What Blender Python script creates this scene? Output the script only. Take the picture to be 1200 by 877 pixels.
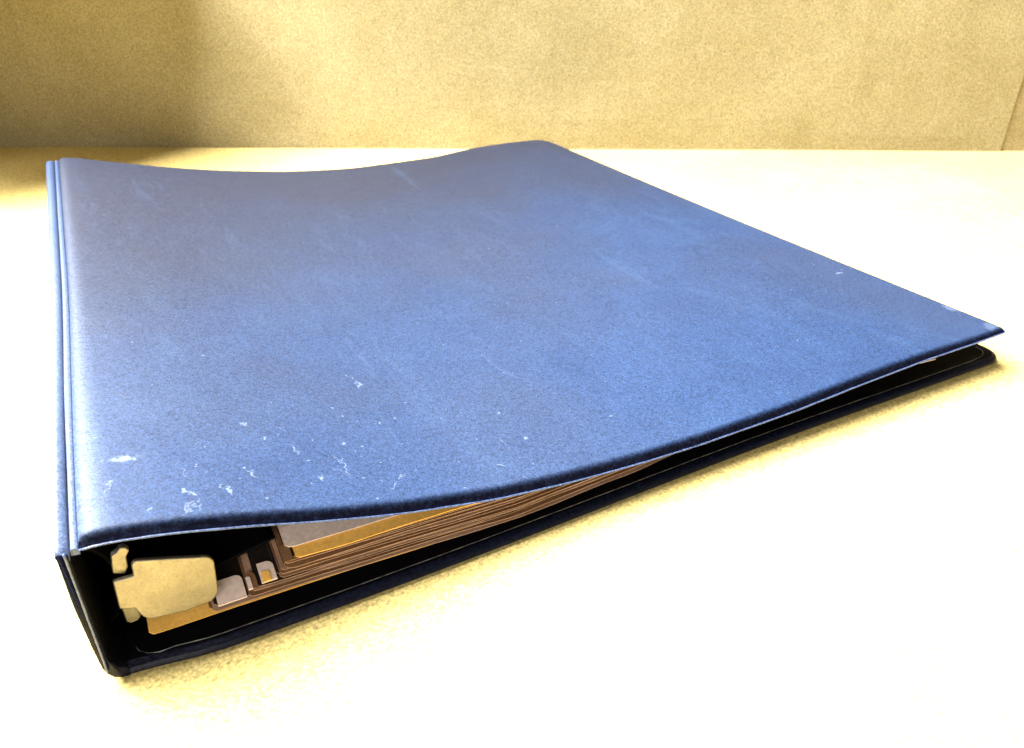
import bpy, math, random
from mathutils import Vector, Matrix

random.seed(7)
for o in list(bpy.data.objects):
    bpy.data.objects.remove(o)
scene = bpy.context.scene
C = scene.collection
S = 0.01                      # everything below is written in centimetres

# ------------------------------------------------------------------ camera
cam_d = bpy.data.cameras.new('camera')
cam = bpy.data.objects.new('camera', cam_d)
C.objects.link(cam)
R_ = Vector((0.884475741, -0.466585390, -0.000858326))
U_ = Vector((0.23055442, 0.4354463, 0.87019031))
F_ = Vector((0.40564433, 0.76986011, -0.49271501))
m = Matrix((R_, U_, -F_)).transposed().to_4x4()
m.translation = Vector((2.17038, -12.255434, 12.262967)) * S
cam.matrix_world = m
cam_d.sensor_width = 36
cam_d.lens = 910.557 / 1200 * 36
cam_d.clip_start = 0.005
cam_d.clip_end = 20
cam_d.dof.use_dof = True
cam_d.dof.focus_distance = 0.175
cam_d.dof.aperture_fstop = 42
scene.camera = cam

# ------------------------------------------------------------------ light
world = bpy.data.worlds.new('World')
scene.world = world
world.use_nodes = True
bg = world.node_tree.nodes['Background']
bg.inputs[0].default_value = (1.0, 0.94, 0.80, 1)
bg.inputs[1].default_value = 0.38

E1 = Vector((0.8755, -0.4832, 0))     # along the back wall of the box, to the right
EN = Vector((0.4832, 0.8755, 0))      # towards the back wall


def wp(a, b, z=0.0):                  # point given along the wall, towards it, up (cm)
    return E1 * a + EN * b + Vector((0, 0, z))


def lamp(name, pos, target, size, power, col):
    d = bpy.data.lights.new(name, 'AREA')
    d.shape = 'DISK'
    d.size = size * S
    d.energy = power
    d.color = col
    o = bpy.data.objects.new(name, d)
    C.objects.link(o)
    o.location = pos * S
    o.rotation_euler = (target - pos).to_track_quat('-Z', 'Y').to_euler()
    return o


lamp('key_lamp', wp(-44, 29, 90), Vector((11, 12, 0)), 105, 145, (1.0, 0.97, 0.91))  # large soft key light from the upper left
lamp('hinge_fill_lamp', wp(-52, 22, 60), Vector((8, 10, 0)), 16, 10, (1.0, 0.97, 0.92))  # small extra lamp added for the highlight on hinge and left shoulder

lamp('front_fill_lamp', wp(6, -52, 24), Vector((6, 0, 1)), 40, 3.0, (1.0, 0.93, 0.84))  # low front fill, added to brighten the papers under the lid

scene.view_settings.view_transform = 'Standard'
scene.view_settings.look = 'None'
scene.view_settings.exposure = 0.0
scene.view_settings.gamma = 1.0
scene.render.engine = 'CYCLES'

# ------------------------------------------------------------------ helpers


def obj(name, verts, faces, mat, parent=None, smooth=True, mats=None, fmat=None):
    me = bpy.data.meshes.new(name)
    me.from_pydata([(v[0] * S, v[1] * S, v[2] * S) for v in verts], [], faces)
    for mm in (mats or [mat]):
        me.materials.append(mm)
    if fmat:
        me.polygons.foreach_set('material_index', fmat)
    if smooth:
        me.polygons.foreach_set('use_smooth', [True] * len(me.polygons))
    me.update()
    o = bpy.data.objects.new(name, me)
    C.objects.link(o)
    if parent:
        o.parent = parent
    return o


def tag(o, label=None, cat=None, group=None, kind=None):
    if label: o['label'] = label
    if cat: o['category'] = cat
    if group: o['group'] = group
    if kind: o['kind'] = kind
    return o


def empty(name, loc=(0, 0, 0)):
    o = bpy.data.objects.new(name, None)
    C.objects.link(o)
    o.location = Vector(loc) * S
    o.empty_display_size = 0.02
    return o


def bevel(o, w, seg=2, ang=35):
    b = o.modifiers.new('bevel', 'BEVEL')
    b.width = w * S
    b.segments = seg
    b.limit_method = 'ANGLE'
    b.angle_limit = math.radians(ang)
    return o


def spline(pts):
    """monotone-ish cubic through (x, z) points"""
    xs = [p[0] for p in pts]; ys = [p[1] for p in pts]
    n = len(xs)
    d = [(ys[i + 1] - ys[i]) / (xs[i + 1] - xs[i]) for i in range(n - 1)]
    t = [d[0]] + [0 if d[i - 1] * d[i] <= 0 else 2 / (1 / d[i - 1] + 1 / d[i]) for i in range(1, n - 1)] + [d[-1]]

    def f(x):
        if x <= xs[0]: return ys[0] + t[0] * (x - xs[0])
        if x >= xs[-1]: return ys[-1] + t[-1] * (x - xs[-1])
        i = 0
        while x > xs[i + 1]: i += 1
        h = xs[i + 1] - xs[i]; s = (x - xs[i]) / h
        return ((2 * s**3 - 3 * s**2 + 1) * ys[i] + (s**3 - 2 * s**2 + s) * h * t[i]
                + (-2 * s**3 + 3 * s**2) * ys[i + 1] + (s**3 - s**2) * h * t[i + 1])
    return f


def sm(a, b, x):
    x = min(1, max(0, (x - a) / (b - a)))
    return x * x * (3 - 2 * x)


def hsh(i, j=0):
    x = math.sin(i * 127.1 + j * 311.7) * 43758.5453
    return x - math.floor(x)


def vnoise(x, y):
    i, j = math.floor(x), math.floor(y)
    a, b = x - i, y - j
    a = a * a * (3 - 2 * a); b = b * b * (3 - 2 * b)
    return ((hsh(i, j) * (1 - a) + hsh(i + 1, j) * a) * (1 - b)
            + (hsh(i, j + 1) * (1 - a) + hsh(i + 1, j + 1) * a) * b) - 0.5


# ------------------------------------------------------------------ materials
class NT:
    def __init__(self, name):
        self.m = bpy.data.materials.new(name)
        self.m.use_nodes = True
        self.t = self.m.node_tree
        self.b = self.t.nodes['Principled BSDF']
        tc = self.t.nodes.new('ShaderNodeTexCoord')
        mp = self.t.nodes.new('ShaderNodeMapping')
        mp.inputs['Scale'].default_value = (100, 100, 100)
        self.t.links.new(tc.outputs['Object'], mp.inputs[0])
        self.co = mp.outputs[0]           # object coordinates in cm

    def link(self, a, b): self.t.links.new(a, b)

    def put(self, sock, v):
        if isinstance(v, (int, float)): sock.default_value = v
        elif isinstance(v, tuple):
            sock.default_value = v if len(v) == len(sock.default_value) else v + (1,)
        else: self.link(v, sock)

    def noise(self, scale, detail=3, rough=0.55, vec=None, dist=0):
        n = self.t.nodes.new('ShaderNodeTexNoise')
        self.link(vec or self.co, n.inputs['Vector'])
        n.inputs['Scale'].default_value = scale
        n.inputs['Detail'].default_value = detail
        n.inputs['Roughness'].default_value = rough
        n.inputs['Distortion'].default_value = dist
        return n.outputs[0]

    def voro(self, scale, vec=None, feature='F1'):
        n = self.t.nodes.new('ShaderNodeTexVoronoi')
        n.feature = feature
        self.link(vec or self.co, n.inputs['Vector'])
        n.inputs['Scale'].default_value = scale
        return n

    def rng(self, v, a, b, c=0.0, d=1.0, smooth=False):
        n = self.t.nodes.new('ShaderNodeMapRange')
        if smooth: n.interpolation_type = 'SMOOTHSTEP'
        self.put(n.inputs[0], v)
        for k, x in zip((1, 2, 3, 4), (a, b, c, d)): n.inputs[k].default_value = x
        return n.outputs[0]

    def math(self, op, a, b=0.0, clamp=False):
        n = self.t.nodes.new('ShaderNodeMath'); n.operation = op; n.use_clamp = clamp
        self.put(n.inputs[0], a); self.put(n.inputs[1], b)
        return n.outputs[0]

    def mix(self, f, a, b, mode='MIX'):
        n = self.t.nodes.new('ShaderNodeMix'); n.data_type = 'RGBA'; n.blend_type = mode
        self.put(n.inputs[0], f); self.put(n.inputs[6], a); self.put(n.inputs[7], b)
        return n.outputs[2]

    def scaled(self, sx, sy, sz, rot=0.0, off=(0, 0, 0)):
        n = self.t.nodes.new('ShaderNodeMapping')
        n.vector_type = 'POINT'
        self.link(self.co, n.inputs[0])
        n.inputs['Location'].default_value = off
        n.inputs['Scale'].default_value = (sx, sy, sz)
        n.inputs['Rotation'].default_value = (0, 0, rot)
        return n.outputs[0]

    def bump(self, h, strength=0.3, dist=0.01, prev=None):
        n = self.t.nodes.new('ShaderNodeBump')
        n.inputs['Strength'].default_value = strength
        n.inputs['Distance'].default_value = dist * S
        self.link(h, n.inputs['Height'])
        if prev is not None: self.link(prev, n.inputs['Normal'])
        return n.outputs[0]

    def out(self, col=None, rough=None, normal=None, metal=0.0, spec=0.5, **kw):
        b = self.b
        if col is not None: self.put(b.inputs['Base Color'], col)
        if rough is not None: self.put(b.inputs['Roughness'], rough)
        if normal is not None: self.link(normal, b.inputs['Normal'])
        b.inputs['Metallic'].default_value = metal
        self.put(b.inputs['Specular IOR Level'], spec)
        for k, v in kw.items(): self.put(b.inputs[k.replace('_', ' ')], v)
        return self.m


def cardboard(name, base, dark, light, seed=0.0, specks=True):
    t = NT(name)
    v = t.scaled(1, 1, 1, 0, (seed, seed * 1.7, seed * 0.6))
    big = t.noise(0.16, 4, 0.6, v)
    midn = t.noise(0.9, 4, 0.6, v)
    fine = t.noise(12, 3, 0.75, v)
    fib = t.noise(5.5, 4, 0.7, t.scaled(1, 0.25, 1, 0.9))
    c = t.mix(t.rng(big, 0.36, 0.66, smooth=True), dark, base)
    c = t.mix(t.rng(midn, 0.48, 0.75, 0, 0.4, True), c, light)
    c = t.mix(t.rng(fib, 0.35, 0.68, 0, 0.2), c, dark)
    g = t.rng(fine, 0.33, 0.67, 0.56, 1.44)
    gv = t.t.nodes.new('ShaderNodeVectorMath'); gv.operation = 'SCALE'
    t.link(c, gv.inputs[0]); t.link(g, gv.inputs['Scale'])
    c = gv.outputs[0]
    if specks:      # bark specks and coarse recycled fibres
        vo = t.voro(2.6, t.scaled(1, 1.6, 1, 0.5))
        r = t.rng(vo.outputs['Distance'], 0.03, 0.13, 1, 0, True)
        sep = t.t.nodes.new('ShaderNodeSeparateColor'); t.link(vo.outputs['Color'], sep.inputs[0])
        on = t.math('GREATER_THAN', sep.outputs[0], 0.62)
        am = t.math('MULTIPLY', t.math('MULTIPLY', r, on), t.rng(sep.outputs[1], 0, 1, 0.2, 0.75))
        c = t.mix(am, c, (0.16, 0.10, 0.035))
    n = t.bump(t.noise(14, 3, 0.6, v), 0.25, 0.02)
    n = t.bump(midn, 0.25, 0.12, n)
    return t.out(c, 0.93, n, spec=0.12)


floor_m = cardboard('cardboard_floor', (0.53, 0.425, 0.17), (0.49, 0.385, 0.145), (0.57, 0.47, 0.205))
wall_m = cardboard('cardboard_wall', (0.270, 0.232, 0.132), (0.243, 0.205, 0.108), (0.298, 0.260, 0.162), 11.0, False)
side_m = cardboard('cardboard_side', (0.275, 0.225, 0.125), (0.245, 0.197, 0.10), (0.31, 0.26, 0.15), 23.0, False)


def vinyl(name, worn=True):
    """navy vinyl; the lid is scuffed from use, with light and shade painted in"""
    t = NT(name)
    grain = t.noise(26, 3, 0.85)
    grain2 = t.noise(9, 3, 0.7)
    blot = t.noise(0.22, 5, 0.62, None, 0.6)
    blot2 = t.noise(0.5, 5, 0.65, t.scaled(1, 0.55, 1, 0.5, (4, 9, 0)), 0.8)
    c = t.mix(t.rng(blot, 0.30, 0.72, smooth=True), (0.0085, 0.023, 0.068), (0.0115, 0.029, 0.080))
    if worn:
        c = t.mix(t.rng(blot2, 0.45, 0.80, 0, 0.32, True), c, (0.022, 0.052, 0.122))
        fade = t.noise(0.12, 2, 0.5, t.scaled(1, 1, 1, 0, (3, 31, 0)))
        c = t.mix(t.rng(fade, 0.40, 0.7, 0, 0.30, True), c, (0.022, 0.027, 0.050))
        # light falloff painted in: greyer and darker towards the far spine-side corner
        spf = t.t.nodes.new('ShaderNodeSeparateXYZ'); t.link(t.co, spf.inputs[0])
        far_falloff = t.math('SUBTRACT', spf.outputs[1], t.math('MULTIPLY', spf.outputs[0], 0.45))
        far_falloff = t.math('ADD', far_falloff, t.rng(fade, 0.3, 0.7, -2, 2))
        c = t.mix(t.rng(far_falloff, -3, 22, 0, 0.92, True), c, (0.0085, 0.0112, 0.0240))
        # fine directional rub marks
        rub = t.noise(1.3, 6, 0.7, t.scaled(1, 0.12, 1, -0.75), 0.3)
        c = t.mix(t.rng(rub, 0.56, 0.8, 0, 0.16, True), c, (0.045, 0.09, 0.18))
    if worn:      # shade on the rolled rim, painted in as near-black navy
        wa = t.t.nodes.new('ShaderNodeAttribute'); wa.attribute_name = 'rim_shade'
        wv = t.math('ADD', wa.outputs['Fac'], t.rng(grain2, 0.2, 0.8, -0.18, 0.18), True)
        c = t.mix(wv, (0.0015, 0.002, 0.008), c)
    # painted highlight on hinge, spine top and lid shoulder, strongest at the near end
    sp = t.t.nodes.new('ShaderNodeSeparateXYZ'); t.link(t.co, sp.inputs[0])
    hinge_highlight = t.math('MULTIPLY', t.rng(sp.outputs[0], 0.45, 1.0, 1, 0, True), t.rng(sp.outputs[1], -2, 26, 1, 0.12))
    hinge_highlight = t.math('MULTIPLY', hinge_highlight, t.rng(grain2, 0.3, 0.7, 0.7, 1.0))
    hinge_highlight = t.math('MULTIPLY', hinge_highlight, t.rng(sp.outputs[2], 2.7, 3.0, 0, 1))
    if worn: hinge_highlight = t.math('MULTIPLY', t.math('MULTIPLY', hinge_highlight, wv), 0.6)
    c = t.mix(t.math('MULTIPLY', hinge_highlight, 0.68), c, (0.105, 0.14, 0.245))
    g = t.math('MULTIPLY', t.rng(grain, 0.34, 0.66, 0.36, 1.64), t.rng(grain2, 0.3, 0.7, 0.84, 1.16))
    gv = t.t.nodes.new('ShaderNodeVectorMath'); gv.operation = 'SCALE'
    t.link(c, gv.inputs[0]); t.link(g, gv.inputs['Scale'])
    c = gv.outputs[0]
    rough = t.rng(grain2, 0.2, 0.8, 0.42, 0.62)
    if worn:
        sep = t.t.nodes.new('ShaderNodeSeparateXYZ'); t.link(t.co, sep.inputs[0])
        X, Y = sep.outputs[0], sep.outputs[1]
        # the handled corner: specks denser towards the open end of the spine side
        reg = t.math('MULTIPLY', t.rng(Y, 1.2, 6.0, 1, 0, True), t.rng(X, 5, 13, 1, 0, True))
        reg = t.math('ADD', t.math('MULTIPLY', reg, 0.40), 0.02)
        tot = None
        for sc, rot, sx, r0, r1 in ((2.1, 0.4, 1.0, 0.02, 0.08), (3.4, -0.3, 1.5, 0.02, 0.12), (4.6, 1.0, 0.8, 0.03, 0.14), (1.2, 1.0, 0.5, 0.005, 0.035)):
            warp = t.t.nodes.new('ShaderNodeVectorMath'); warp.operation = 'MULTIPLY_ADD'
            nz = t.t.nodes.new('ShaderNodeTexNoise'); nz.inputs['Scale'].default_value = 6
            t.link(t.co, nz.inputs['Vector'])
            t.link(nz.outputs['Color'], warp.inputs[0]); warp.inputs[1].default_value = (0.14, 0.14, 0.0)
            t.link(t.scaled(sx, 1, 0.001, rot), warp.inputs[2])
            vo = t.voro(sc, warp.outputs[0])
            s2 = t.t.nodes.new('ShaderNodeSeparateColor'); t.link(vo.outputs['Color'], s2.inputs[0])
            on = t.math('LESS_THAN', s2.outputs[0], reg)
            k = t.math('MULTIPLY', t.rng(vo.outputs['Distance'], r0, r1, 1, 0, True), on)
            k = t.math('MULTIPLY', k, t.rng(s2.outputs[1], 0, 1, 0.15, 0.85))
            tot = k if tot is None else t.math('MAXIMUM', tot, k)
        # single marks: (x, y, half length, half width, angle, strength)
        marks = [(1.28, 2.33, 0.17, 0.17, 0.10, 1.0), (1.26, 2.36, 0.30, 0.12, 0.12, 0.5), (0.93, 1.62, 0.12, 0.016, 1.09, 0.8),
                 (0.90, 1.38, 0.17, 0.016, -1.40, 0.8), (2.23, 0.97, 0.11, 0.06, -1.04, 1.0), (2.22, 1.63, 0.40, 0.010, -1.46, 0.5),
                 (2.56, 2.68, 0.40, 0.010, -1.98, 0.35), (1.52, 0.54, 0.12, 0.035, 0.84, 0.8), (2.13, 0.41, 0.24, 0.04, -1.92, 0.6),
                 (2.28, 0.50, 0.18, 0.03, 1.5, 0.5), (2.90, 0.91, 0.13, 0.035, -1.20, 0.95), (2.85, 1.13, 0.08, 0.03, -1.74, 0.8),
                 (3.46, 1.49, 0.10, 0.035, -1.20, 0.8), (3.70, 3.54, 0.05, 0.04, 0.0, 0.8), (3.95, 2.89, 0.05, 0.05, 0.0, 0.9),
                 (4.48, 2.43, 0.17, 0.022, -1.43, 0.8), (4.76, 1.22, 0.09, 0.045, -1.33, 0.9), (5.33, 1.70, 0.44, 0.014, -1.50, 0.75),
                 (5.35, 1.55, 0.24, 0.035, -1.61, 0.75), (5.20, 1.40, 0.30, 0.012, -0.9, 0.5), (6.67, 3.36, 0.05, 0.045, 0, 0.8),
                 (6.74, 5.93, 0.17, 0.035, -1.37, 0.7), (6.90, 5.40, 0.13, 0.05, -1.51, 0.8), (6.14, 0.69, 0.12, 0.03, 0.84, 0.7),
                 (6.39, 1.03, 0.16, 0.018, 1.02, 0.7), (5.66, 2.54, 0.06, 0.05, 0, 0.8), (5.82, 4.26, 0.06, 0.05, 0, 0.6),
                 (12.59, 1.91, 0.08, 0.07, -0.4, 0.9), (9.95, 1.81, 0.06, 0.05, -0.3, 0.7), (8.83, 0.92, 0.07, 0.05, -0.3, 0.7),
                 (9.29, 1.76, 0.36, 0.012, -1.40, 0.5), (26.1, 0.40, 0.22, 0.22, 0.4, 0.45), (26.2, 1.9, 0.25, 0.12, 1.5, 0.5), (25.43, 5.84, 0.10, 0.10, -0.5, 0.8), (13.56, 4.05, 1.2, 0.010, -1.62, 0.25),
                 (4.42, 3.31, 0.13, 0.02, -1.28, 0.5), (7.6, 1.9, 0.5, 0.008, -1.3, 0.3), (11.2, 5.0, 1.5, 0.012, -1.2, 0.22)]
        brk = t.noise(15, 3, 0.75)
        wn = t.t.nodes.new('ShaderNodeTexNoise'); wn.inputs['Scale'].default_value = 4.5; wn.inputs['Detail'].default_value = 4
        t.link(t.co, wn.inputs['Vector'])
        ws = t.t.nodes.new('ShaderNodeSeparateColor'); t.link(wn.outputs['Color'], ws.inputs[0])
        X = t.math('ADD', X, t.rng(ws.outputs[0], 0.2, 0.8, -0.16, 0.16))
        Y = t.math('ADD', Y, t.rng(ws.outputs[1], 0.2, 0.8, -0.16, 0.16))
        for (mx, my, hl, hw, an, st) in marks:
            ca, sa = math.cos(an), math.sin(an)
            dx = t.math('SUBTRACT', X, mx); dy = t.math('SUBTRACT', Y, my)
            hl *= 0.85; hw *= 0.6
            u = t.math('ADD', t.math('MULTIPLY', dx, ca / hl), t.math('MULTIPLY', dy, sa / hl))
            v = t.math('ADD', t.math('MULTIPLY', dx, -sa / hw), t.math('MULTIPLY', dy, ca / hw))
            d = t.math('ADD', t.math('MULTIPLY', u, u), t.math('MULTIPLY', v, v))
            d = t.math('ADD', d, t.rng(brk, 0.3, 0.7, -1.0, 1.2))
            k = t.rng(d, -0.4, 2.8, st * 0.6, 0, True)
            tot = t.math('MAXIMUM', tot, k)
        tot = t.math('MULTIPLY', tot, wv)
        c = t.mix(tot, c, (0.14, 0.18, 0.25))
    n = t.bump(t.noise(16, 2, 0.5), 0.35, 0.012)
    n = t.bump(t.noise(0.8, 4, 0.55), 0.22, 0.10, n)
    return t.out(c, rough, n, spec=t.math('ADD', t.math('MULTIPLY', wv, 0.19), 0.03) if worn else 0.3)


lid_m = vinyl('navy_vinyl_worn_shaded')
navy_m = vinyl('navy_vinyl', False)

t = NT('navy_vinyl_weld')           # pressed weld bead, polished by the sealing bar
n1 = t.noise(18, 3, 0.7)
weld_m = t.out(t.mix(t.rng(n1, 0.35, 0.7), (0.015, 0.025, 0.08), (0.07, 0.115, 0.25)), t.rng(n1, 0.3, 0.7, 0.22, 0.5),
               t.bump(n1, 0.4, 0.02), spec=0.8)

t = NT('black_vinyl_liner')
n1 = t.noise(12, 3, 0.6)
liner_m = t.out(t.mix(n1, (0.001, 0.001, 0.0018), (0.0025, 0.0025, 0.004)), 0.7, t.bump(n1, 0.25, 0.02), spec=0.04)

t = NT('shaded_edge_vinyl')           # roll of vinyl over the board edges, its shade painted in near-black
n1 = t.noise(14, 3, 0.6)
edge_m = t.out(t.mix(t.rng(n1, 0.4, 0.75), (0.0012, 0.0016, 0.005), (0.006, 0.009, 0.026)), 0.3,
               t.bump(n1, 0.3, 0.02), spec=0.08)

t = NT('nickel_plate')
n1 = t.noise(20, 4, 0.7)
n2 = t.noise(2.5, 4, 0.6)
steel_m = t.out(t.mix(t.rng(n1, 0.32, 0.68, 0.0, 0.5), t.mix(t.rng(n2, 0.35, 0.65), (0.27, 0.24, 0.185), (0.34, 0.305, 0.235)), (0.22, 0.19, 0.135)), t.rng(n1, 0.3, 0.7, 0.36, 0.6),
                t.bump(n1, 0.45, 0.015), metal=0.9)


def paper(name, a, b, tr=0.0):
    t = NT(name)
    n1 = t.noise(10, 4, 0.7)
    n2 = t.noise(0.9, 4, 0.6)
    c = t.mix(t.rng(n2, 0.35, 0.7), a, b)
    g = t.rng(n1, 0.25, 0.75, 0.8, 1.2)
    gv = t.t.nodes.new('ShaderNodeVectorMath'); gv.operation = 'SCALE'
    t.link(c, gv.inputs[0]); t.link(g, gv.inputs['Scale'])
    return t.out(gv.outputs[0], 0.85, t.bump(n1, 0.2, 0.01), spec=0.2)


yellow_m = paper('yellow_card', (0.92, 0.53, 0.12), (0.86, 0.46, 0.09))
grey_m = paper('grey_paper', (0.66, 0.53, 0.48), (0.76, 0.61, 0.54))
brown_m = paper('brown_card', (0.15, 0.07, 0.032), (0.22, 0.115, 0.055))
buff_m = paper('buff_paper', (0.40, 0.25, 0.17), (0.26, 0.155, 0.095))
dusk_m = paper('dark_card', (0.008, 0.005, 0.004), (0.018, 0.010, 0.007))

# ------------------------------------------------------------------ the cardboard box
B0, B1 = 42.60, 42.42          # distance of the back wall at its left and right end
WL, WR = -29.5, 38.6           # along the wall: left end, right crease
WH = 46


def sheet_wall(name, p0, p1, h, mat, thick=0.4, wob=0.12, lab=''):
    n, k = 60, 26
    d = (p1 - p0).normalized(); nn = Vector((-d.y, d.x, 0))
    vs = []; fs = []
    for j in range(k + 1):
        for i in range(n + 1):
            p = p0.lerp(p1, i / n)
            z = h * (j / k) ** 1.4
            w = wob * vnoise(i * 0.22 + 5, j * 0.35) + 0.05 * vnoise(i * 0.9, j * 0.9)
            vs.append(p + nn * w * min(1, z) + Vector((0, 0, z)))
    for j in range(k):
        for i in range(n):
            a = j * (n + 1) + i
            fs.append((a, a + 1, a + n + 2, a + n + 1))
    o = obj(name, vs, fs, mat, smooth=False)
    s = o.modifiers.new('board', 'SOLIDIFY'); s.thickness = thick * S; s.offset = 1
    tag(o, lab, None, None, 'structure')
    return o


# floor: one sheet, gently uneven
vs = []; fs = []; n = 90
for j in range(n + 1):
    for i in range(n + 1):
        a = -75 + 170 * i / n; b = -60 + 104.5 * j / n
        p = wp(a, b)
        vs.append((p.x, p.y, -0.02 + 0.05 * (vnoise(a * 0.11, b * 0.11) - 0.5)))
for j in range(n):
    for i in range(n):
        q = j * (n + 1) + i
        fs.append((q, q + 1, q + n + 2, q + n + 1))
tag(obj('floor', vs, fs, floor_m), 'pale tan cardboard floor under the blue binder', None, None, 'structure')

pL = wp(WL, B0, -0.35); pR = wp(WR, B1, -0.35)
# seen from inside: board thickness goes outwards
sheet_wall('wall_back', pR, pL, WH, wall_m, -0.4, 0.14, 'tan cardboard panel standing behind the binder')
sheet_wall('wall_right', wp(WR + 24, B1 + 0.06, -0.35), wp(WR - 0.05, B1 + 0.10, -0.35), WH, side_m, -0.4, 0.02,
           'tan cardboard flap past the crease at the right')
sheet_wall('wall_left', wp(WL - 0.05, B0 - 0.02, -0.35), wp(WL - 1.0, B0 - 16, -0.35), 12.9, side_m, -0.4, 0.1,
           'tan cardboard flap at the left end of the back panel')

# unseen flap added above the view to shade the far left corner
vs = []; fs = []
for j in range(9):
    for i in range(9):
        p = wp(WL + (17.5 - 8 * j / 8) * i / 8, B0 - 0.3 - 15 * j / 8, 12.6 - 0.9 * (i / 8) ** 1.3)
        vs.append(p)
for j in range(8):
    for i in range(8):
        q = j * 9 + i
        fs.append((q, q + 1, q + 10, q + 9))
o = obj('shade_flap', vs, fs, side_m)
s_ = o.modifiers.new('board', 'SOLIDIFY'); s_.thickness = 0.4 * S
tag(o, 'unseen tan cardboard flap added to shade the far left corner of the box', None, None, 'structure')

# ------------------------------------------------------------------ binder
L = 29.36
W = 26.5
binder = empty('ring_binder', (13, 14.5, 0))
BO = Vector((13, 14.5, 0)) * S
tag(binder, 'worn navy blue vinyl ring binder lying closed with papers inside', 'binder')


def part(o):
    o.parent = binder
    o.matrix_parent_inverse = Matrix.Translation(-BO)
    return o


near = spline([(0.2, 3.19), (0.44, 3.20), (1.39, 3.06), (2.78, 2.71), (4.33, 2.24), (5.47, 1.92), (6.39, 1.70), (8.52, 1.30),
               (10.76, 1.06), (12.5, 0.95), (14.24, 0.91), (16.97, 0.95), (19.99, 1.10), (22.67, 1.20), (24.93, 1.22), (26.5, 1.25)])
far = spline([(0.1, 3.16), (0.74, 3.13), (2.44, 2.76), (5.17, 2.14), (8.33, 1.58), (11.35, 1.20), (14.85, 1.00),
              (18.63, 1.03), (21.59, 1.28), (24.11, 1.38), (25.57, 1.38), (26.46, 1.30)])


def lipz(x, y):
    t = y / L
    s = t * t * (3 - 2 * t) * 0.5 + t * 0.5
    z = near(x) * (1 - s) + far(x) * s
    return z - 0.07 * math.sin(math.pi * t) * sm(18, 26, x)


def spaced(a, b, step, offs):
    """coordinates from a to b, dense near the ends"""
    out = [a + o for o in offs] + [b - o for o in offs]
    c = a + offs[-1]; e = b - offs[-1]; n = max(2, round((e - c) / step))
    out += [c + (e - c) * k / n for k in range(1, n)]
    return sorted(out)


def rounded(x, y, x0, x1, y0, y1, rs):
    """pull a grid point into rounded corners; rs = radii (x0y0, x1y0, x1y1, x0y1)"""
    for (cx, cy, sx, sy, r) in ((x0, y0, -1, -1, rs[0]), (x1, y0, 1, -1, rs[1]), (x1, y1, 1, 1, rs[2]), (x0, y1, -1, 1, rs[3])):
        if r <= 0: continue
        ax = (x - (cx - sx * r)) * sx; ay = (y - (cy - sy * r)) * sy
        if ax > 0 and ay > 0:
            k = max(ax, ay) / math.hypot(ax, ay)
            return cx - sx * r + sx * ax * k, cy - sy * r + sy * ay * k
    return x, y


OFF = [0, 0.03, 0.07, 0.10, 0.115, 0.13, 0.15, 0.18, 0.22, 0.26, 0.30, 0.35, 0.40, 0.47, 0.55, 0.65, 0.8]


def shoulder(d, T, fl=0.05, w=0.21):
    """height above the flange at distance d from the rim of a welded vinyl panel"""
    if d < fl: return 0.0
    u = min(1, (d - fl) / w)
    return T * math.sqrt(max(0, 1 - (1 - u) ** 2.4))


def g2(y):   # weld line between hinge strip and lid
    return 0.33 + 0.15 * sm(0, 14, y)


def g1(y):   # groove between spine and hinge strip
    return 0.165 + 0.135 * sm(0, 14, y)


# --- front cover (the lid)
T = 0.21
ys = spaced(0, L, 0.45, OFF)
xs = [0.0, 0.02, 0.05, 0.09, 0.14, 0.2, 0.28, 0.4] + [v for v in spaced(0, W - 0.33, 0.45, OFF) if v > 0.5]
vs = []; fs = []; rim_shade = []
T_of = lambda x: T * (1 - 0.45 * sm(20, 26.4, x))
nx, ny = len(xs), len(ys)
x1 = W - 0.33
for y in ys:
    for u in xs:
        dx1 = x1 - u; dy = min(y, L - y); d = min(dx1, dy)
        px, py = rounded(u, y, 0, x1, 0, L, (0, 0.25, 1.0, 0.15))
        px = px * (W - g2(py)) / x1 + g2(py)
        left = 1 - (1 - min(1, u / 0.34)) ** 2.4
        TT = T_of(px)
        h = min(shoulder(d, TT), TT * (0.02 + 0.98 * math.sqrt(max(0, left)))) if u < 0.5 else shoulder(d, TT)
        wr = (0.030 * vnoise(px * 0.35, py * 0.3) + 0.018 * vnoise(px * 0.9 + 7, py * 0.8)) * sm(0.3, 2.5, d) * sm(0, 2, u)
        # the rim of a used binder is not ruler-straight
        wy = 0.012 * vnoise(px * 1.7, 3) * (1 - sm(0, 1, py)) if dy < 1 else 0
        vs.append((px, py + wy, lipz(px, py) + h + wr))
        rim_shade.append(sm(0.05, 0.28, d + 0.0))  # lowest at the rim, where the shade is painted
for j in range(ny - 1):
    for i in range(nx - 1):
        a = j * nx + i
        fs.append((a, a + 1, a + nx + 1, a + nx))
cover = part(obj('front_cover', vs, fs, lid_m))
at = cover.data.attributes.new('rim_shade', 'FLOAT', 'POINT')
at.data.foreach_set('value', rim_shade)

# underside of the lid: black liner sheet
vs = []; fs = []
for y in ys:
    for u in xs:
        px, py = rounded(u, y, 0, x1, 0, L, (0, 0.25, 1.0, 0.15))
        px = px * (W - g2(py)) / x1 + g2(py)
        d = min(x1 - u, min(y, L - y))
        vs.append((px, py, lipz(px, py) - 0.028 - 0.05 * sm(0.12, 0.35, d)))
for j in range(ny - 1):
    for i in range(nx - 1):
        a = j * nx + i
        fs.append((a, a + nx, a + nx + 1, a + 1))


def child(o, par):
    o.parent = par
    return o


child(obj('liner', vs, fs, liner_m), cover)


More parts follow.
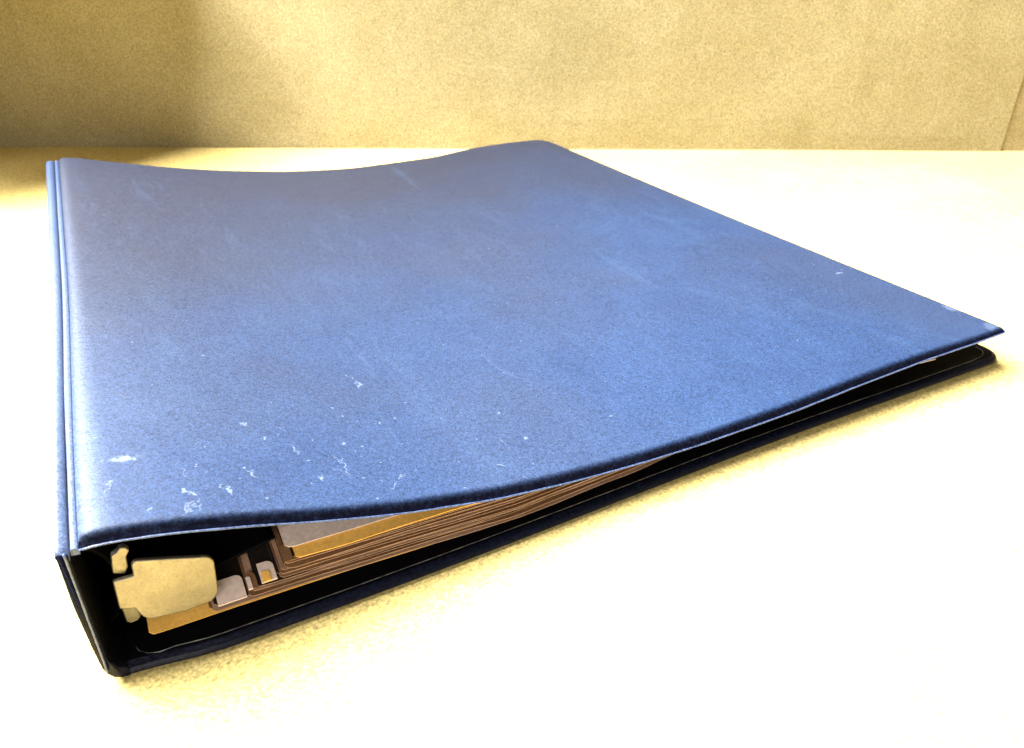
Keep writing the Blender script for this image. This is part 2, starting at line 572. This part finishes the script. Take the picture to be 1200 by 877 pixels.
def tube(name, pts, r, mat, par, seg=8, flat=1.0, up=Vector((0, 0, 1))):
    vs = []; fs = []
    pts = [Vector(p) for p in pts]
    n = len(pts)
    for i, p in enumerate(pts):
        tg = (pts[min(i + 1, n - 1)] - pts[max(i - 1, 0)]).normalized()
        s = tg.cross(up).normalized(); w = s.cross(tg)
        rr = r * (0.85 + 0.3 * hsh(i, len(pts)))
        for k in range(seg):
            a = 2 * math.pi * k / seg
            vs.append(p + s * math.cos(a) * rr + w * math.sin(a) * rr * flat)
    for i in range(n - 1):
        for k in range(seg):
            a = i * seg + k; b = i * seg + (k + 1) % seg
            fs.append((a, b, b + seg, a + seg))
    fs.append(tuple(range(seg))[::-1]); fs.append(tuple(range((n - 1) * seg, n * seg)))
    return child(obj(name, vs, fs, mat), par)


# welded rim of the lid (near edge, right edge, far edge)
path = []
xx = g2(0)
while xx < W - 0.25:
    path.append((xx, 0.012 * vnoise(xx * 1.7, 3), lipz(xx, 0) - 0.012)); xx += 0.22
for k in range(7):
    a = -math.pi / 2 + math.pi / 2 * k / 6
    p = (W - 0.25 + 0.25 * math.cos(a), 0.25 + 0.25 * math.sin(a))
    path.append((p[0], p[1], lipz(*p) - 0.012))
yy = 0.5
while yy < L - 1.0:
    path.append((W, yy, lipz(W, yy) - 0.012)); yy += 0.5
for k in range(9):
    a = math.pi / 2 * k / 8
    p = (W - 1.0 + 1.0 * math.cos(a), L - 1.0 + 1.0 * math.sin(a))
    path.append((p[0], p[1], lipz(*p) - 0.012))
xx = W - 1.3
while xx > g2(L):
    path.append((xx, L, lipz(xx, L) - 0.012)); xx -= 0.4
tube('edge_weld', path, 0.024, weld_m, cover, 8, 0.8)

# --- hinge strip between lid and spine
prof = [(0.0, -0.10), (0.0, -0.03), (0.12, 0.02), (0.3, 0.04), (0.55, 0.035), (0.8, 0.015), (0.93, -0.01), (1.0, -0.05), (1.0, -0.12)]
vs = []; fs = []
yn = 150
for j in range(yn + 1):
    y = L * (j / yn) ** 1.25
    a = g1(y) + 0.028 * (1 - sm(2.0, 6.5, y)) + 0.006; b = g2(y) + 0.004
    z0 = lipz(0.3, y) + 0.02
    rip = 0.010 * math.sin(y * 24) * (1 - sm(1.5, 3.2, y)) + 0.01 * vnoise(y * 1.2, 9)
    for (u, h) in prof:
        vs.append((a + (b - a) * u, y + 0.0, z0 + h + (rip if 0.1 < u < 0.95 else 0)))
k = len(prof)
for j in range(yn):
    for i in range(k - 1):
        q = j * k + i
        fs.append((q, q + 1, q + k + 1, q + k))
fs.append(tuple(range(k))); fs.append(tuple(range(yn * k, yn * k + k))[::-1])
part(obj('hinge_strip', vs, fs, navy_m))

# --- spine: thick board wrapped in vinyl; cross-section runs up the outside, over the top, down the inside
vs = []; fs = []; fm = []
yn = 120
for j in range(yn + 1):
    t_ = j / yn
    y = L * t_
    e = min(1.0, min(y, L - y) / 0.22); e = math.sqrt(max(0, 1 - (1 - e) ** 2))
    g = g1(y) - 0.012
    zt = 3.27 + 0.03 * vnoise(y * 0.25, 2)
    ox = 0.05 * math.sin(math.pi * t_) + 0.012 * vnoise(y * 0.5, 4)
    sec = [(0.40, 0.02), (0.25, 0.035), (0.12, 0.11), (0.04, 0.24), (0.0, 0.42), (0.0, 1.0), (-0.01, 1.9), (0.0, 2.8), (0.0, 3.10),
           (0.03, 3.2), (g * 0.35, zt - 0.012), (g * 0.6, zt), (g - 0.03, zt - 0.02), (g, zt - 0.09), (g, 3.0),
           (0.19, 2.8), (0.19, 1.5), (0.20, 0.55), (0.28, 0.33), (0.42, 0.24)]
    cx, cz = 0.09, 1.6
    for i, (x, z) in enumerate(sec):
        inset = (1 - e) * 0.05
        if i <= 12: x -= 0.07 * sm(0.1, 1.6, z)
        if i < 9: x = x + inset + ox * (1 if i > 3 else 0)
        if 15 <= i <= 17: x = x - inset * 0.6 + ox
        if i in (9, 10, 11, 12): x = x + ox * 0.7; z = z - inset
        vs.append((x, y, z))
k = len(sec)
for j in range(yn):
    for i in range(k - 1):
        q = j * k + i
        fs.append((q, q + k, q + k + 1, q + 1)); fm.append(1 if i >= 14 else (2 if i < 1 else 0))
fs.append(tuple(range(k))); fm.append(2)
fs.append(tuple(range(yn * k, yn * k + k))[::-1]); fm.append(2)
spine = part(obj('spine', vs, fs, navy_m, mats=[navy_m, liner_m, edge_m], fmat=fm))
tube('edge_weld', [(0.10 + 0.01 * vnoise(z * 3, 1), -0.012, z) for z in [0.30 + 0.1 * i for i in range(30)]], 0.022, weld_m, spine, 8, 1.0,
     Vector((0, 1, 0)))

# --- back cover lying on the floor


def bowy(x):
    return -0.22 * sm(0.3, 2.2, x) + 0.32 * sm(4, 19, x)


XB = 27.12
ysb = spaced(0, L, 0.8, OFF)
xsb = spaced(0, XB - 0.36, 0.5, OFF)
nx, ny = len(xsb), len(ysb)
x1 = XB - 0.36
T2 = 0.15
vs = []; fs = []; fm = []
for y in ysb:
    for u in xsb:
        d = min(x1 - u, y, L - y)
        px, py = rounded(u, y, 0, x1, 0, L, (0, 0.7, 0.9, 0))
        px += 0.36
        py += bowy(px) * (1 - sm(0, 8, py))
        vs.append((px, py, 0.04 + shoulder(d, T2, 0.0, 0.17) + 0.025 * sm(0.1, 0.2, d) - 0.035 * sm(0.30, 0.5, d)))
for j in range(ny - 1):
    for i in range(nx - 1):
        a = j * nx + i
        fs.append((a, a + 1, a + nx + 1, a + nx))
        dmin = min(x1 - xsb[i + 1], min(ysb[j], L - ysb[j + 1]))
        fm.append(2 if dmin < 0.16 else 1)
nv = len(vs)
for y in ysb:
    for u in xsb:
        d = min(x1 - u, y, L - y)
        px, py = rounded(u, y, 0, x1, 0, L, (0, 0.7, 0.9, 0))
        px += 0.36
        py += bowy(px) * (1 - sm(0, 8, py))
        vs.append((px, py, 0.06 - 0.05 * sm(0.02, 0.12, d)))
for j in range(ny - 1):
    for i in range(nx - 1):
        a = nv + j * nx + i
        fs.append((a, a + nx, a + nx + 1, a + 1)); fm.append(2)
back = part(obj('back_cover', vs, fs, navy_m, mats=[navy_m, liner_m, edge_m], fmat=fm))
# pale weld bead inside the rim
pts = [(0.60, 0.55 - 0.03, 0.20), (0.66, 0.34, 0.205), (0.80, 0.20, 0.21), (1.0, 0.13, 0.212)]
xx = 1.3
while xx < 25.9:
    pts.append((xx, bowy(xx) + 0.25 + 0.006 * vnoise(xx * 2, 8), 0.222)); xx += 0.3
pts += [(26.3, 0.42, 0.203), (26.6, 0.62, 0.203), (26.72, 0.95, 0.203)]
t = NT('bead_vinyl')
n1 = t.noise(5, 3, 0.7)
bead_m = t.out(t.mix(t.rng(n1, 0.4, 0.65), (0.01, 0.012, 0.03), (0.12, 0.12, 0.11)), 0.3, spec=0.8)
tube('edge_weld', pts, 0.011, bead_m, back, 6, 1.0)


# --- ring mechanism: steel housing along the spine, end lugs and opening lever
def plate(name, outline, y, th, mat, par, tilt=0.0, zr=1.3, bev=0.03, warp=0.0):
    n = len(outline)
    vs = []
    for s in (0, 1):
        for (x, z) in outline:
            vs.append((x, y + s * th + (z - zr) * tilt + warp * (x - 1.4) ** 2, z))
    fs = [tuple(range(n)), tuple(range(n, 2 * n))[::-1]]
    for i in range(n):
        j = (i + 1) % n
        fs.append((i, i + n, j + n, j))
    o = child(obj(name, vs, fs, mat), par)
    bevel(o, bev, 3, 40)
    wn = o.modifiers.new('wn', 'WEIGHTED_NORMAL')
    return o


def arc(cx, cz, r, a0, a1, n=5):
    return [(cx + r * math.cos(math.radians(a0 + (a1 - a0) * k / n)), cz + r * math.sin(math.radians(a0 + (a1 - a0) * k / n))) for k in range(n + 1)]


# housing: shallow arched strip standing on the spine's inner face
vs = []; fs = []
hp = [(0.22, 0.55), (0.42, 0.62), (0.58, 0.85), (0.66, 1.2), (0.68, 1.5), (0.66, 1.8), (0.58, 2.15), (0.42, 2.38), (0.22, 2.45)]
for y in (1.0, 28.2):
    for (x, z) in hp: vs.append((x, y, z))
    for (x, z) in hp: vs.append((max(0.21, x - 0.07), y, 1.5 + (z - 1.5) * 0.95))
k = len(hp)
for i in range(k - 1):
    fs.append((i, i + 1, i + 1 + 2 * k, i + 2 * k))
    fs.append((k + i + 1, k + i, 3 * k + i, 3 * k + i + 1))
    fs.append((i, k + i, k + i + 1, i + 1))
mech = part(obj('ring_mechanism', vs, fs, liner_m))

upl = [(0.60, 1.86), (0.74, 1.80), (0.80, 1.78), (0.88, 1.92), (0.90, 2.14), (0.98, 2.26), (0.92, 2.36), (0.84, 2.38), (0.76, 2.30), (0.66, 2.26), (0.62, 2.06)]
plate('lug', upl, 0.78, 0.16, steel_m, mech, 0.05, 2.0, 0.03)
lol = [(0.54, 0.98), (0.55, 0.58), (0.62, 0.52), (0.76, 0.54), (0.82, 0.62), (0.82, 0.98)]
plate('lug', lol, 0.82, 0.16, steel_m, mech, 0.05, 0.8, 0.03)
lev = ([(0.57, 1.80), (0.54, 1.17), (0.69, 1.12), (0.80, 1.08)] + arc(1.10, 0.98, 0.26, 190, 270, 4) +
       [(1.6, 0.66)] + arc(2.02, 0.93, 0.27, 285, 350, 4) + arc(2.08, 1.50, 0.26, 5, 85, 5) +
       [(1.6, 1.94)] + arc(1.05, 2.00, 0.11, 90, 180, 3) + [(0.93, 1.80)])
plate('lever', lev, 0.55, 0.11, steel_m, mech, 0.10, 1.3, 0.035, 0.03)

# ------------------------------------------------------------------ sheets filed in the binder


def sheet(name, mat, x0, x1_, y0, yfar, z0, zr, th, label, cat, group=None, rl=0.12, ydrift=-0.03, wav=0.0, seed=1, zfun=None, setback=0.08):
    """one sheet: left edge x0, right edge x1_, near edge y0 drifting with x"""
    xs_ = [x0 + (x1_ - x0) * (i / 46) ** 1.5 for i in range(47)]
    rows = [0, 0.03, 0.1, 0.3, 0.6, 1.0, 2, 4, 8, 14, 20, 26]
    rows = [r * (yfar - y0) / 26 if r > 1 else r for r in rows]
    vs = []; fs = []
    for top in (1, 0):
        for r in rows:
            for x in xs_:
                yb = y0 + ydrift * (x - x0) + setback * max(0, x - 9) ** 1.15 + wav * vnoise(x * 0.8, seed) + r
                u = x - x0
                if u < rl and r < rl:       # clipped corner
                    yb = max(yb, y0 + rl - math.sqrt(max(0, rl * rl - (rl - u) ** 2)))
                z = zfun(x, yb)
                vs.append((x, yb, z + (th if top else 0)))
    n = len(xs_); m_ = len(rows)
    for s in (0, 1):
        for j in range(m_ - 1):
            for i in range(n - 1):
                a = s * n * m_ + j * n + i
                q = (a, a + 1, a + n + 1, a + n)
                fs.append(q if s == 0 else q[::-1])
    N = n * m_
    for i in range(n - 1):
        fs.append((i, i + N, i + 1 + N, i + 1))
        a = (m_ - 1) * n + i
        fs.append((a, a + 1, a + 1 + N, a + N))
    for j in range(m_ - 1):
        a = j * n
        fs.append((a, a + n, a + n + N, a + N))
        a = j * n + n - 1
        fs.append((a, a + N, a + n + N, a + n))
    fm_ = [0] * len(fs)
    if mat in (brown_m, dusk_m):          # cut paper edges stay paler than the faces
        k0 = 2 * (n - 1) * (m_ - 1)
        for i in range(k0, len(fs)): fm_[i] = 1
    o = obj(name, vs, fs, mat, smooth=False, mats=[mat, buff_m], fmat=fm_)
    tag(o, label, cat, group)
    return o


FLOORZ = 0.19


def pile(t, zleft):
    """height of the sheet at fraction t of the pile: zleft at the spine side, squeezed under the lid"""
    def f(x, y):
        lid = lipz(x, min(max(y, 0), L)) - 0.13
        top = min(0.88 - 0.014 * max(0, x - 4), lid)
        free = zleft
        sq = FLOORZ + (top - FLOORZ) * t
        s = sm(3.5, 9, x)
        free = zleft + 0.16 * min(1.2, max(0, y - 0.6)) * min(1, zleft / 0.4)
        z = free * (1 - s) + sq * s
        return max(FLOORZ, min(z, lid))
    return f


GR = 'sheets filed in the binder'
plan = []
# (material, x0, y0, zleft, label, category, kind)
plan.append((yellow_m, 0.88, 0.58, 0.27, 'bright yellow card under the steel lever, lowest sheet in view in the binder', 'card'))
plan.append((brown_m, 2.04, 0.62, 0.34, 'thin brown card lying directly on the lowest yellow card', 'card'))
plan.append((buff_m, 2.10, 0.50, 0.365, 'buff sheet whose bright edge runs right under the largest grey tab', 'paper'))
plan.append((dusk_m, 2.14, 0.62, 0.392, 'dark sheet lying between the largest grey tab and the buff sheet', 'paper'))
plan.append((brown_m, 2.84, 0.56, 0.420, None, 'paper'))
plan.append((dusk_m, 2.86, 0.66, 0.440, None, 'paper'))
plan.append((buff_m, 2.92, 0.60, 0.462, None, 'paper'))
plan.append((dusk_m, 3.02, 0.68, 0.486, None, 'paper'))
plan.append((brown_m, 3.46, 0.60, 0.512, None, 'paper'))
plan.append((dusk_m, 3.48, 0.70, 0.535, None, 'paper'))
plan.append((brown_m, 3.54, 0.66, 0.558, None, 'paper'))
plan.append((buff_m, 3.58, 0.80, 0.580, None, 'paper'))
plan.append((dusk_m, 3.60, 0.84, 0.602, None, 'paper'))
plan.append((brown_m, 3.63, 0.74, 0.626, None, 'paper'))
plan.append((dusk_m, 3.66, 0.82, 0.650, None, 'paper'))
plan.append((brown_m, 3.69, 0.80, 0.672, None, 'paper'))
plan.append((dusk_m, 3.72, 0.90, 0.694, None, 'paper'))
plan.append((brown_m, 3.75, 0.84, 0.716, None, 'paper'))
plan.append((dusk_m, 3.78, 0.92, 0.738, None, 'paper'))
plan.append((yellow_m, 3.90, 0.78, 0.76, 'golden yellow card curving up under the lid, near the top of the pile', 'card'))
plan.append((grey_m, 3.76, 1.12, 0.80, 'greyish pink page on top of the pile, set back from the yellow card', 'paper'))
N = len(plan)
shared = 'brown edged sheet in the middle of the pile between the two yellow cards'
for i, (mt, x0, y0, zl, lab, cat) in enumerate(plan):
    if not lab: x0 += 0.09 * (hsh(i, 21) - 0.5); y0 += 0.10 * (hsh(i, 22) - 0.5)
    t_ = (i + 0.5) / N
    name = 'yellow_card' if mt is yellow_m else ('grey_page' if mt is grey_m else 'paper_sheet')
    th = 0.014 + 0.008 * hsh(i, 9)
    sheet(name, mt, x0, 23.6 + 1.2 * hsh(i, 3), y0, 27.9 + 0.4 * hsh(i, 5), zl, 0, th, lab or shared, cat,
          GR if not lab else None, 0.08, -0.028 if i > 0 else -0.02, 0.03 + 0.05 * hsh(i, 2), i, pile(t_, zl))


sheet('paper_sheet', grey_m, 15.5, 24.0, 1.28, 20, 0, 0, 0.02, 'pinkish page whose corner peeks out under the lid near its right tip', 'paper',
      None, 0.05, -0.085, 0.03, 77, lambda x, y: min(0.60, lipz(x, min(max(y, 0), L)) - 0.15), 0.0)

# short tabs that stick out of the pile beside the lever
def tab(mat, x0, x1_, y0, y1, z, label, th=0.03, r=0.14, rise=0.0):
    out = [(x0, y0), (x1_, y0)] + [(x1_ - r + r * math.cos(a), y1 - r + r * math.sin(a)) for a in [math.pi / 2 * k / 5 for k in range(6)]] + [(x0, y1)]
    n = len(out)
    vs = [(x, y, z + th + rise * (y - y0)) for x, y in out] + [(x, y, z + rise * (y - y0)) for x, y in out]
    fs = [tuple(range(n)), tuple(range(n, 2 * n))[::-1]]
    for i in range(n):
        j = (i + 1) % n
        fs.append((i, i + n, j + n, j))
    o = obj('index_tab', vs, fs, mat, smooth=False)
    tag(o, label, 'index tab')
    return o


tab(grey_m, 2.21, 2.78, 0.56, 1.13, 0.425, 'largest grey index tab, just right of the steel lever', rise=0.25)
tab(brown_m, 2.88, 3.04, 0.64, 1.06, 0.50, 'narrow dark brown index tab standing between two paler tabs', rise=0.25)
tab(grey_m, 3.12, 3.44, 0.68, 1.16, 0.53, 'grey index tab with a small brown patch, rightmost of the tabs', rise=0.25)
tab(grey_m, 2.84, 2.93, 0.62, 0.92, 0.53, 'sliver of a grey tab squeezed between the largest tab and the narrow brown one', rise=0.25, r=0.04)
tab(yellow_m, 3.16, 3.32, 0.66, 0.90, 0.565, 'small golden paper bit on the rightmost grey tab', rise=0.25, r=0.05)

tab(brown_m, 3.64, 3.84, 0.80, 1.25, 0.775, 'square brown tab at the left end of the upper golden card', rise=0.2, r=0.04)

# black sheet lifter curving over the ring side of the pages
vs = []; fs = []
lp = [(0.72, 0.50), (1.0, 0.56), (1.5, 0.66), (2.1, 0.78), (2.8, 0.92), (3.3, 1.02), (3.62, 1.10)]
for y in [1.28, 1.33, 2.2, 6, 12, 20, 27.5]:
    for (x, z) in lp: vs.append((x, y, z))
k = len(lp); ky = 7
for j in range(ky - 1):
    for i in range(k - 1):
        a = j * k + i
        fs.append((a, a + 1, a + k + 1, a + k))
o = obj('sheet_lifter', vs, fs, liner_m)
s_ = o.modifiers.new('thick', 'SOLIDIFY'); s_.thickness = 0.05 * S; s_.offset = 1
tag(o, 'black plastic sheet lifter in the dark hollow beside the steel lever', 'sheet lifter')
